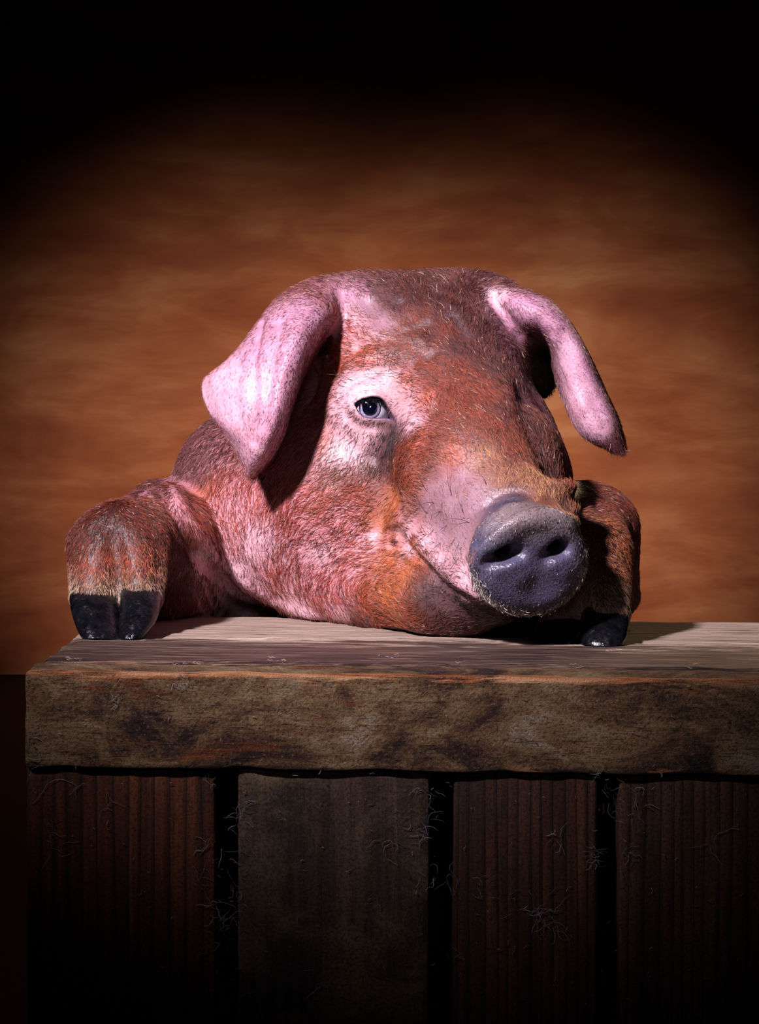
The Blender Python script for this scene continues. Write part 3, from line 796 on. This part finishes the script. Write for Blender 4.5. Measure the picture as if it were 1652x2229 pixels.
GD = [(1080,960,-.15,-1),(1000,860,-.35,-1),(950,760,-.5,-.9),(900,660,-.2,-1),(1080,780,.2,-1),(830,680,-.6,-.8),(770,720,-.8,-.5),(1040,680,.2,-1),
 (760,960,-.3,1),(800,1000,-.5,.9),(860,960,-.4,.9),(740,860,-1,.1),(800,790,-1,-.25),(870,800,-.8,-.7),(880,1020,-1,.15),(800,1080,-1,.1),(700,1100,-1,.3),(780,1200,-1,.1),(680,1200,-.8,.4),
 (600,1150,-.4,.7),(480,1120,.4,1),(560,1280,.2,1),(520,1200,.3,1),(650,1320,.6,.8),(760,1320,.9,.4),(850,1300,-1,-.2),(920,1250,-.5,-.8),(950,1350,-.7,.5),(960,1130,-.8,-.4),(1010,1100,-.8,-.5),(930,980,-1,-.3),(1000,1000,-.6,-.7),
 (560,760,-.35,1),(500,880,.2,1),(600,900,-.1,1),(650,690,-.8,.6),(1240,820,.5,1),(1300,900,.5,1),(1180,660,.9,.5),(1120,680,.6,.8),(250,1150,0,1),(200,1250,0,1),(300,1250,0,1),(350,1180,.3,1),
 (1320,1180,.6,.8),(1330,1280,.3,1),(1290,1110,.6,.5),(420,1000,-.5,.8),(1180,960,.2,-1),(1230,1040,.3,-1),(1120,1060,0,-1)]
gp, gok = onto([(a, b) for a, b, _, _ in GD]); gd = np.array([(c, 0, -d) for _, _, c, d in GD], float)[gok]; gp = gp[gok]
gd /= np.linalg.norm(gd, axis=1, keepdims=True)
def flow(p):
    out = np.empty_like(p)
    for s in range(0, len(p), 20000):
        d2 = ((p[s:s + 20000, None, :] - gp[None]) ** 2).sum(-1); wgt = 1 / (d2 + .012 ** 2) ** 1.6
        out[s:s + 20000] = wgt @ gd
    return out / (np.linalg.norm(out, axis=1, keepdims=True) + 1e-9)

T0, T1, T2 = BV[BF[:, 0]], BV[BF[:, 1]], BV[BF[:, 2]]; T3 = BV[BF[:, 3]]
fn = np.cross(T2 - T0, T3 - T1); farea = np.linalg.norm(fn, axis=1) / 2; fn /= (2 * farea[:, None] + 1e-12)
fc = (T0 + T1 + T2 + T3) / 4
sel = (fc[:, 1] < .56) & (fc[:, 2] > .004)
def roots(n, mask):
    pr = farea * mask; pr = pr / pr.sum()
    f = rng.choice(len(BF), n, p=pr); a, b = rng.random((2, n, 1))
    p = (T0[f] * (1 - a) + T1[f] * a) * (1 - b) + (T3[f] * (1 - a) + T2[f] * a) * b
    return p, fn[f]
def noise3(p, s):
    return np.sin(p[:, 0] * s + 1.3 * np.sin(p[:, 2] * s * .7 + 1)) * np.sin(p[:, 2] * s * 1.1 + 1.7 * np.sin(p[:, 1] * s * .8)) + .5 * np.sin(p[:, 0] * s * 2.1 + p[:, 1] * s * 1.7 + p[:, 2] * s * 2.6)
def comb(p, n, d, L, lift, curl=.0, npt=4):
    """hair points: start at p, lean along d, lift off along n and fall back"""
    t = d - n * (d * n).sum(1, keepdims=True); t /= np.linalg.norm(t, axis=1, keepdims=True) + 1e-9
    bz = np.cross(n, t); out = np.empty((len(p), npt, 3)); s = np.linspace(0, 1, npt)
    for i, x in enumerate(s):
        out[:, i] = p - n * .0006 + t * (L * x)[:, None] + n * (L * lift * (x - .45 * x * x))[:, None] + bz * (curl * L * x * x)[:, None]
    return out
N = 560000
p, n = roots(N, sel)
z = zone(p); keep = rng.random(N) < z[:, 6] * .95 * (1 - .97 * disc_mask(p)) * (lid_rim(p)[1] > .0015)
# keep the lash line and the nostrils clear
p, n, z = p[keep], n[keep], z[keep]; N = len(p)
ang = rng.normal(0, .20, N) + .28 * noise3(p, 110)
d = flow(p); d = d - n * (d * n).sum(1, keepdims=True); d /= np.linalg.norm(d, axis=1, keepdims=True) + 1e-9
bz = np.cross(n, d); d = d * np.cos(ang)[:, None] + bz * np.sin(ang)[:, None]
L = z[:, 7] * .001 * rng.uniform(.6, 1.35, N)
col = z[:, 3:6] * rng.uniform(.55, 1.55, (N, 1)) * np.array([1, 1, 1])
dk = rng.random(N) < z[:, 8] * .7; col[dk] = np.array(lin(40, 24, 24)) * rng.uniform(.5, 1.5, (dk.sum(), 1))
wh = rng.random(N) < .013; col[wh] = np.array(lin(226, 190, 160)) * rng.uniform(.6, 1, (wh.sum(), 1))
lift = rng.uniform(.16, .42, N) + .5 * np.clip((p[:, 2] - .268) / .02, 0, 1) * rng.random(N)
pts = comb(p, n, d, L, lift, rng.normal(0, .25, N))
rad = np.array([1, .85, .6, .2])[None] * rng.uniform(.00010, .00019, (N, 1))
M_hair = hair_mat('coat_hair')
hairs('coat_hair', pts, rad, np.clip(col, 0, 1), M_hair)

# bristles of the snout disc: short, pale round the lower and far rim, dark elsewhere
dmf = disc_mask(fc)
p, n = roots(6000, (dmf > .5) & (fc[:, 1] < .2)); q = (p - DC) @ DN.T; ax = DN[0]
rr = np.hypot(q[:, 0] / .0435, q[:, 2] / .0415)
out = q[:, :1] * DN[0] + q[:, 2:] * DN[2]; out /= np.linalg.norm(out, axis=1, keepdims=True) + 1e-9
down = np.array([0, 0, -1.0])
rim = np.clip((rr - .8) / .2, 0, 1) * np.clip(.35 - q[:, 2] / .04 + .35 * np.sign(DN[0][0]) * q[:, 0] / .04, .0, 1)
L = .0028 + .0040 * rim * rng.uniform(.6, 1.3, len(p))
col = np.where((rng.random(len(p)) < .04 + .8 * rim)[:, None], np.array(lin(226, 210, 196)), np.array(lin(60, 52, 60))) * rng.uniform(.6, 1.1, (len(p), 1))
pts = comb(p, n, out * rim[:, None] + down + rng.normal(0, .5, p.shape), L, np.where(rim > .3, .9, .5), rng.normal(0, .2, len(p)))
hairs('snout_bristles', pts, np.array([1, .85, .6, .25])[None] * rng.uniform(.00012, .00019, (len(p), 1)), col, M_hair)

# long dark whiskers: muzzle, brow, chin
WH = [(925,1075,-.6,-.6),(945,1095,-.9,-.2),(960,1110,-1,.2),(930,1120,-1,-.1),(975,1140,-.9,.3),(945,1150,-.8,.6),(990,1165,-.5,1),(1000,1180,-.3,1),(960,1180,-.9,.5),(930,1160,-1,.4),
 (1010,1120,-.4,-1),(985,1085,-.6,-.9),(1025,1140,-.8,-.3),(1000,1210,-.3,1),(975,1215,-.6,.8),(1015,1240,-.2,1),(900,1160,-.6,.8),(915,1185,-.4,1),(1040,1230,-.2,1),(960,1090,.6,.8),
 (945,1225,-.3,1),(990,1250,-.2,1),(1020,1270,.1,1),(880,1200,-.5,1),(900,1265,.1,1),(930,1290,.3,1),(690,1160,.9,.3),(688,1175,-.2,1),(955,1320,.2,1),(1000,1330,.2,1),(985,1345,.1,1),
 (770,830,-.9,-.5),(757,835,-1,-.25),(752,842,-1,-.1),(790,800,0,-1),(820,797,-.1,-1),(835,800,0,-1),(865,822,.4,-1),(845,812,.3,-1),(880,845,.4,-.9),(752,858,-.8,.5),(812,812,.5,.1),(890,870,.5,-.6),
 (1100,1040,-.1,-1),(1060,1060,-.2,-1),(1140,860,.9,.4),(1140,880,.8,.6),(1220,960,1,.1),(1250,1040,1,.0)]
wp, wok = onto([(a, b) for a, b, _, _ in WH]); wd = np.array([(c, 0, -dd) for _, _, c, dd in WH], float)[wok]; wp = wp[wok]
fi = [int(np.argmin(((fc - a) ** 2).sum(1))) for a in wp]; wn = fn[fi]; wp = fc[fi]
WL = rng.uniform(.010, .027, len(wp))
pts = comb(wp, wn, wd, WL, rng.uniform(.3, .7, len(wp)), rng.normal(0, .45, len(wp)), 7)
hairs('whiskers', pts, np.linspace(1, .3, 7)[None] * np.full((len(wp), 1), .00022), np.tile(np.array(lin(24, 18, 22)), (len(wp), 1)), M_hair)

# lashes along the upper lid
aa = np.linspace(LID_A[0] + .001, LID_A[6], 150) + rng.normal(0, .0003, 150)
bb = np.interp(aa, LID_A, LID_U) + .0004
cc = np.sqrt(np.maximum((ER + .0015) ** 2 - aa ** 2 - bb ** 2, 1e-6))
p = EC + aa[:, None] * EA + bb[:, None] * EB + cc[:, None] * NE
dirn = -EB * .75 + NE * .75 + EA * (aa / .02)[:, None] * .5 + rng.normal(0, .14, (150, 3))
L = rng.uniform(.0045, .0080, 150); s = np.linspace(0, 1, 5)
pts = p[:, None, :] + dirn[:, None, :] * (L[:, None] * s)[..., None] + (EB * .25)[None, None] * (L[:, None] * s ** 2)[..., None]
hairs('eyelashes', pts, np.linspace(1, .35, 5)[None] * np.full((150, 1), .00034), np.tile(np.array(lin(14, 12, 16)), (150, 1)), M_hair)

# ------------------------------------------------------------------ eyes
def mat_eye():
    t = NT('eyeball')
    s = t.n('ShaderNodeSeparateXYZ', {'Vector': t.n('ShaderNodeTexCoord').outputs['Object']})
    r = t.math('SQRT', t.math('ADD', t.math('POWER', s.outputs[0], 2.0), t.math('POWER', s.outputs[1], 2.0)))
    r = t.math('DIVIDE', r, .0172)
    fib = t.noise(t.coord('Object', (1, 1, 1)), 700, 3, .6)
    iris = t.ramp(fib, [(.3, lin(112, 100, 128)), (.7, lin(176, 164, 186))])
    c = t.mix(t.ramp(r, [(.34, 0.0), (.38, 1.0)]), lin(6, 7, 24), iris)
    c = t.mix(t.ramp(r, [(.455, 0.0), (.485, 1.0)]), c, lin(46, 44, 80))
    c = t.mix(t.ramp(r, [(.515, 0.0), (.545, 1.0)]), c, lin(236, 232, 240))
    hemi = t.math('GREATER_THAN', s.outputs[2], 0.0)
    c = t.mix(hemi, lin(200, 160, 165), c)
    return t.out(Base_Color=c, Roughness=.10, Specular_IOR_Level=.6, Coat_Weight=1.0, Coat_Roughness=.02)
M_eye = mat_eye()
def eyeball(center, gaze, label):
    V, F = [], []; nu, nv = 48, 32
    for i in range(nv + 1):
        th = math.pi * i / nv
        for j in range(nu):
            ph = 2 * math.pi * j / nu
            rr = ER * (1 + .035 * max(0, math.cos(th)) ** 8)           # slight bulge of the cornea
            V.append((rr * math.sin(th) * math.cos(ph), rr * math.sin(th) * math.sin(ph), rr * math.cos(th)))
    for i in range(nv):
        for j in range(nu):
            k = (j + 1) % nu
            F.append((i * nu + j, (i + 1) * nu + j, (i + 1) * nu + k, i * nu + k))
    o = mesh_obj('eye', V, F, M_eye); o.location = center
    o.rotation_euler = Vector(gaze).to_track_quat('Z', 'Y').to_euler()
    o['label'] = label; return on_pig(o)
eyeball(EC, (CAM - EC) / np.linalg.norm(CAM - EC) + np.array([-.02, 0, .0]), 'grey-violet eye with a dark pupil')
for _ in range(60):                                   # sink it until only its front shows
    if sdf_pts(EC2[None])[0] < -.0170: break
    EC2 = EC2 + (P(960., 840., .40) - EC2) * .04
eyeball(EC2, NE2, 'grey-violet eye with a dark pupil')

# ------------------------------------------------------------------ hooves: two claws to a foot
def mat_hoof():
    t = NT('black_hoof')
    g = t.noise(t.coord('Object', (90, 90, 14)), 2.0, 5, .6, .4)
    dirt = t.noise(t.coord('Object', (1, 1, 1)), 160, 5, .7)
    c = t.ramp(g, [(.35, lin(6, 6, 8)), (.65, lin(17, 17, 21))])
    c = t.mix(t.ramp(dirt, [(.64, 0.0), (.74, .5)]), c, lin(84, 66, 54))
    return t.out(Base_Color=c, Roughness=t.ramp(dirt, [(.48, .13), (.66, .42)]), Normal=t.bump(t.math('ADD', g, dirt), .5, .0012), Specular_IOR_Level=.6)
M_hoof = mat_hoof()
def claw(secs, label, ex=2.25):
    V, F, nseg = [], [], 40; g = np.array(secs, float); t = np.linspace(0, len(g) - 1, 26)
    S = np.stack([np.interp(t, np.arange(len(g)), g[:, i]) for i in range(5)], 1)
    for _ in range(3): S[1:-1] = (S[:-2] + 2 * S[1:-1] + S[2:]) / 4
    rings = [(S[0], .55)] + [(s, 1.0) for s in S] + [(S[-1] + np.array([0, 3, 0, 0, 0]), .9), (S[-1] + np.array([0, 4.5, 0, 0, 0]), .7)]
    for s, kk in rings:
        c = P(s[0], s[1], s[2]); hw = s[3] / 2780. * kk; hd = s[4] * kk
        for j in range(nseg):
            ph = 2 * math.pi * j / nseg; cs, sn = math.cos(ph), math.sin(ph)
            x = hw * math.copysign(abs(cs) ** (2 / ex), cs); y = hd * math.copysign(abs(sn) ** (2 / ex), sn)
            V.append((c[0] + x, c[1] + y, c[2] + .10 * y))
    nr = len(rings)
    for i in range(nr - 1):
        for j in range(nseg):
            k = (j + 1) % nseg; F.append((i * nseg + j, i * nseg + k, (i + 1) * nseg + k, (i + 1) * nseg + j))
    F.append(tuple(range(nseg))[::-1]); F.append(tuple((nr - 1) * nseg + j for j in range(nseg)))
    V = np.array(V); V[:, 2] = np.maximum(V[:, 2], .0022 - TILT * V[:, 0])
    o = mesh_obj('hoof_claw', V, F, M_hoof); o['label'] = label; return on_pig(o)
claw([(203, 1270, .250, 38, .015), (204, 1296, .240, 54, .0215), (208, 1330, .226, 52, .021), (214, 1358, .214, 49, .020), (220, 1380, .206, 45, .0185), (223, 1391, .203, 41, .017)], 'black shiny claw of the trotter at the crate corner')
claw([(305, 1266, .248, 34, .014), (307, 1291, .238, 45, .021), (306, 1325, .226, 44, .0205), (299, 1355, .214, 40, .0195), (290, 1378, .206, 31, .018), (286, 1390, .203, 25, .0165)], 'black shiny claw of the trotter at the crate corner')
claw([(1316, 1306, .230, 34, .014), (1316, 1332, .222, 50, .0205), (1315, 1358, .210, 52, .0205), (1313, 1385, .200, 50, .0195), (1311, 1403, .196, 46, .018)], 'black shiny claw of the trotter beside the snout')
claw([(1236, 1318, .250, 32, .017), (1226, 1344, .236, 42, .019), (1214, 1370, .220, 50, .019), (1206, 1388, .212, 50, .0175), (1204, 1397, .209, 46, .016)], 'black shiny claw of the trotter beside the snout')
for sx in (-1, 1):                                    # hind feet, behind the crate
    for dx in (-.013, .013):
        x, y = -.085 + sx * .10 + dx, .995
        V, F = [], []
        for zz, k, dy in ((.035, .011, .012), (.02, .0125, .0), (.004, .013, -.012), (0.0, .011, -.013)):
            for j in range(16): V.append((x + k * math.cos(j * math.pi / 8), y + dy + k * 1.5 * math.sin(j * math.pi / 8), FLOOR_Z + zz))
        for i in range(3):
            for j in range(16): F.append((i * 16 + j, i * 16 + (j + 1) % 16, (i + 1) * 16 + (j + 1) % 16, (i + 1) * 16 + j))
        F.append(tuple(range(16))[::-1]); F.append(tuple(range(48, 64)))
        on_pig(mesh_obj('hoof_claw', V, F, M_hoof))

# ------------------------------------------------------------------ lint, straw and dust caught on the crate
def mat_lint():
    t = NT('lint'); c = t.n('ShaderNodeAttribute', attribute_name='tint').outputs[0]
    return t.out(Base_Color=c, Roughness=.8)
LV, LF, LC = [], [], []
def strand(pts, r, col, flat=1.0):
    pts = np.array(pts); n = len(pts); base = len(LV)
    for i, q in enumerate(pts):
        d = pts[min(i + 1, n - 1)] - pts[max(i - 1, 0)]; d /= np.linalg.norm(d) + 1e-9
        a = np.cross(d, [.3, -1, .2]); a /= np.linalg.norm(a) + 1e-9; bb = np.cross(d, a)
        k = r * (1 - .6 * abs(2 * i / (n - 1) - 1))
        for s in range(3):
            an = s * 2 * math.pi / 3; LV.append(q + a * k * math.cos(an) * flat + bb * k * math.sin(an)); LC.append(col)
    for i in range(n - 1):
        for s in range(3):
            LF.append((base + i * 3 + s, base + i * 3 + (s + 1) % 3, base + (i + 1) * 3 + (s + 1) % 3, base + (i + 1) * 3 + s))
def front_y(u, v):                                    # rail above, slats below
    return (-.0012 if v < 1688 + (u - 40) * .014 else .0052)
def squiggle(u, v, length_px, col, r=.00018, vert=None):
    n = rng.integers(8, 14); an = rng.uniform(0, 2 * math.pi) if vert is None else vert + rng.normal(0, .4)
    pts = []; Y = front_y(u, v); kk = rng.normal(0, .12)
    for i in range(n):
        pts.append(P(u, v, Y - .0006 * rng.random()))
        an += kk + rng.normal(0, .35); u = max(u, 62); u += math.cos(an) * length_px / n; v += math.sin(an) * length_px / n
    strand(pts, r, col)
grey = [lin(150, 146, 160), lin(120, 112, 120), lin(170, 164, 176), lin(134, 110, 92)]
straw = [lin(176, 146, 106), lin(150, 116, 82), lin(196, 176, 146)]
for (u, v, n, ln) in ((232, 1755, 5, 50), (460, 1840, 10, 40), (522, 1770, 16, 34), (520, 1850, 8, 34), (462, 1710, 5, 30), (470, 1975, 16, 40), (500, 2010, 14, 34), (460, 2060, 6, 36), (430, 1905, 6, 40),
                      (858, 1830, 8, 44), (860, 1790, 4, 40), (930, 1735, 8, 34), (925, 1800, 8, 44), (920, 1830, 5, 34), (935, 1930, 8, 34), (1190, 1990, 16, 60), (1170, 2000, 12, 44), (1050, 1940, 6, 40),
                      (1110, 1965, 4, 60), (1215, 1830, 8, 34), (1290, 1850, 8, 44), (1298, 1880, 8, 30), (1325, 1720, 8, 26), (1350, 1770, 8, 36), (1355, 1860, 8, 44), (1385, 1750, 10, 36), (1540, 1840, 3, 70),
                      (110, 1850, 8, 40), (120, 1790, 4, 30), (60, 1620, 8, 30), (70, 1670, 5, 36), (180, 1721, 2, 40), (250, 1490, 8, 26), (245, 1525, 10, 28), (405, 1480, 8, 24), (410, 1500, 5, 24), (95, 1690, 2, 70),
                      (985, 2085, 5, 40), (515, 2170, 4, 60), (700, 2130, 5, 40), (240, 2200, 5, 36), (520, 1930, 8, 34), (990, 1915, 5, 40), (1405, 1590, 3, 30), (1440, 1665, 4, 20), (1320, 1660, 1, 80)):
    for _ in range(n):
        squiggle(max(66, u + rng.normal(0, 9)), v + rng.normal(0, 16), ln * rng.uniform(.5, 1.3), grey[rng.integers(4)], rng.uniform(.00010, .00024))
for _ in range(260):                                  # crumbs and chaff
    u, v = rng.uniform(60, 1640), rng.uniform(1480, 2200)
    squiggle(u, v, rng.uniform(4, 16), (straw + grey)[rng.integers(7)], rng.uniform(.00012, .00032))
for (u, v, n) in ((160, 1443, 14), (400, 1450, 5), (1065, 1478, 8), (1345, 1412, 8), (1250, 1446, 6), (860, 1428, 5), (1000, 1440, 6), (600, 1440, 6), (320, 1398, 3), (1500, 1440, 6)):
    for _ in range(n):                                # on the top, lying flat
        uu, vv = u + rng.normal(0, 14), v + rng.normal(0, 3); q = P(uu, vv, 0.); d_ = q - CAM
        k = (.0030 - CAM[2]) / d_[2]; q = CAM + d_ * k; q[2] -= TILT * q[0]; an = rng.uniform(0, 6.28); pts = []
        for i in range(6):
            pts.append(q.copy()); an += rng.normal(0, .7); q = q + np.array([math.cos(an), math.sin(an), 0]) * .0012
            q[2] = .0026 - TILT * q[0] + .0012 * rng.random()
        strand(pts, rng.uniform(.00012, .0003), (grey + straw)[rng.integers(7)])
lint = mesh_obj('lint', LV, LF, mat_lint())
la = lint.data.attributes.new('tint', 'FLOAT_COLOR', 'POINT')
la.data.foreach_set('color', np.concatenate([np.array(LC), np.ones((len(LC), 1))], 1).astype(np.float32).ravel())
in_crate(lint); tag(lint, 'grey lint threads and straw crumbs', kind='stuff')
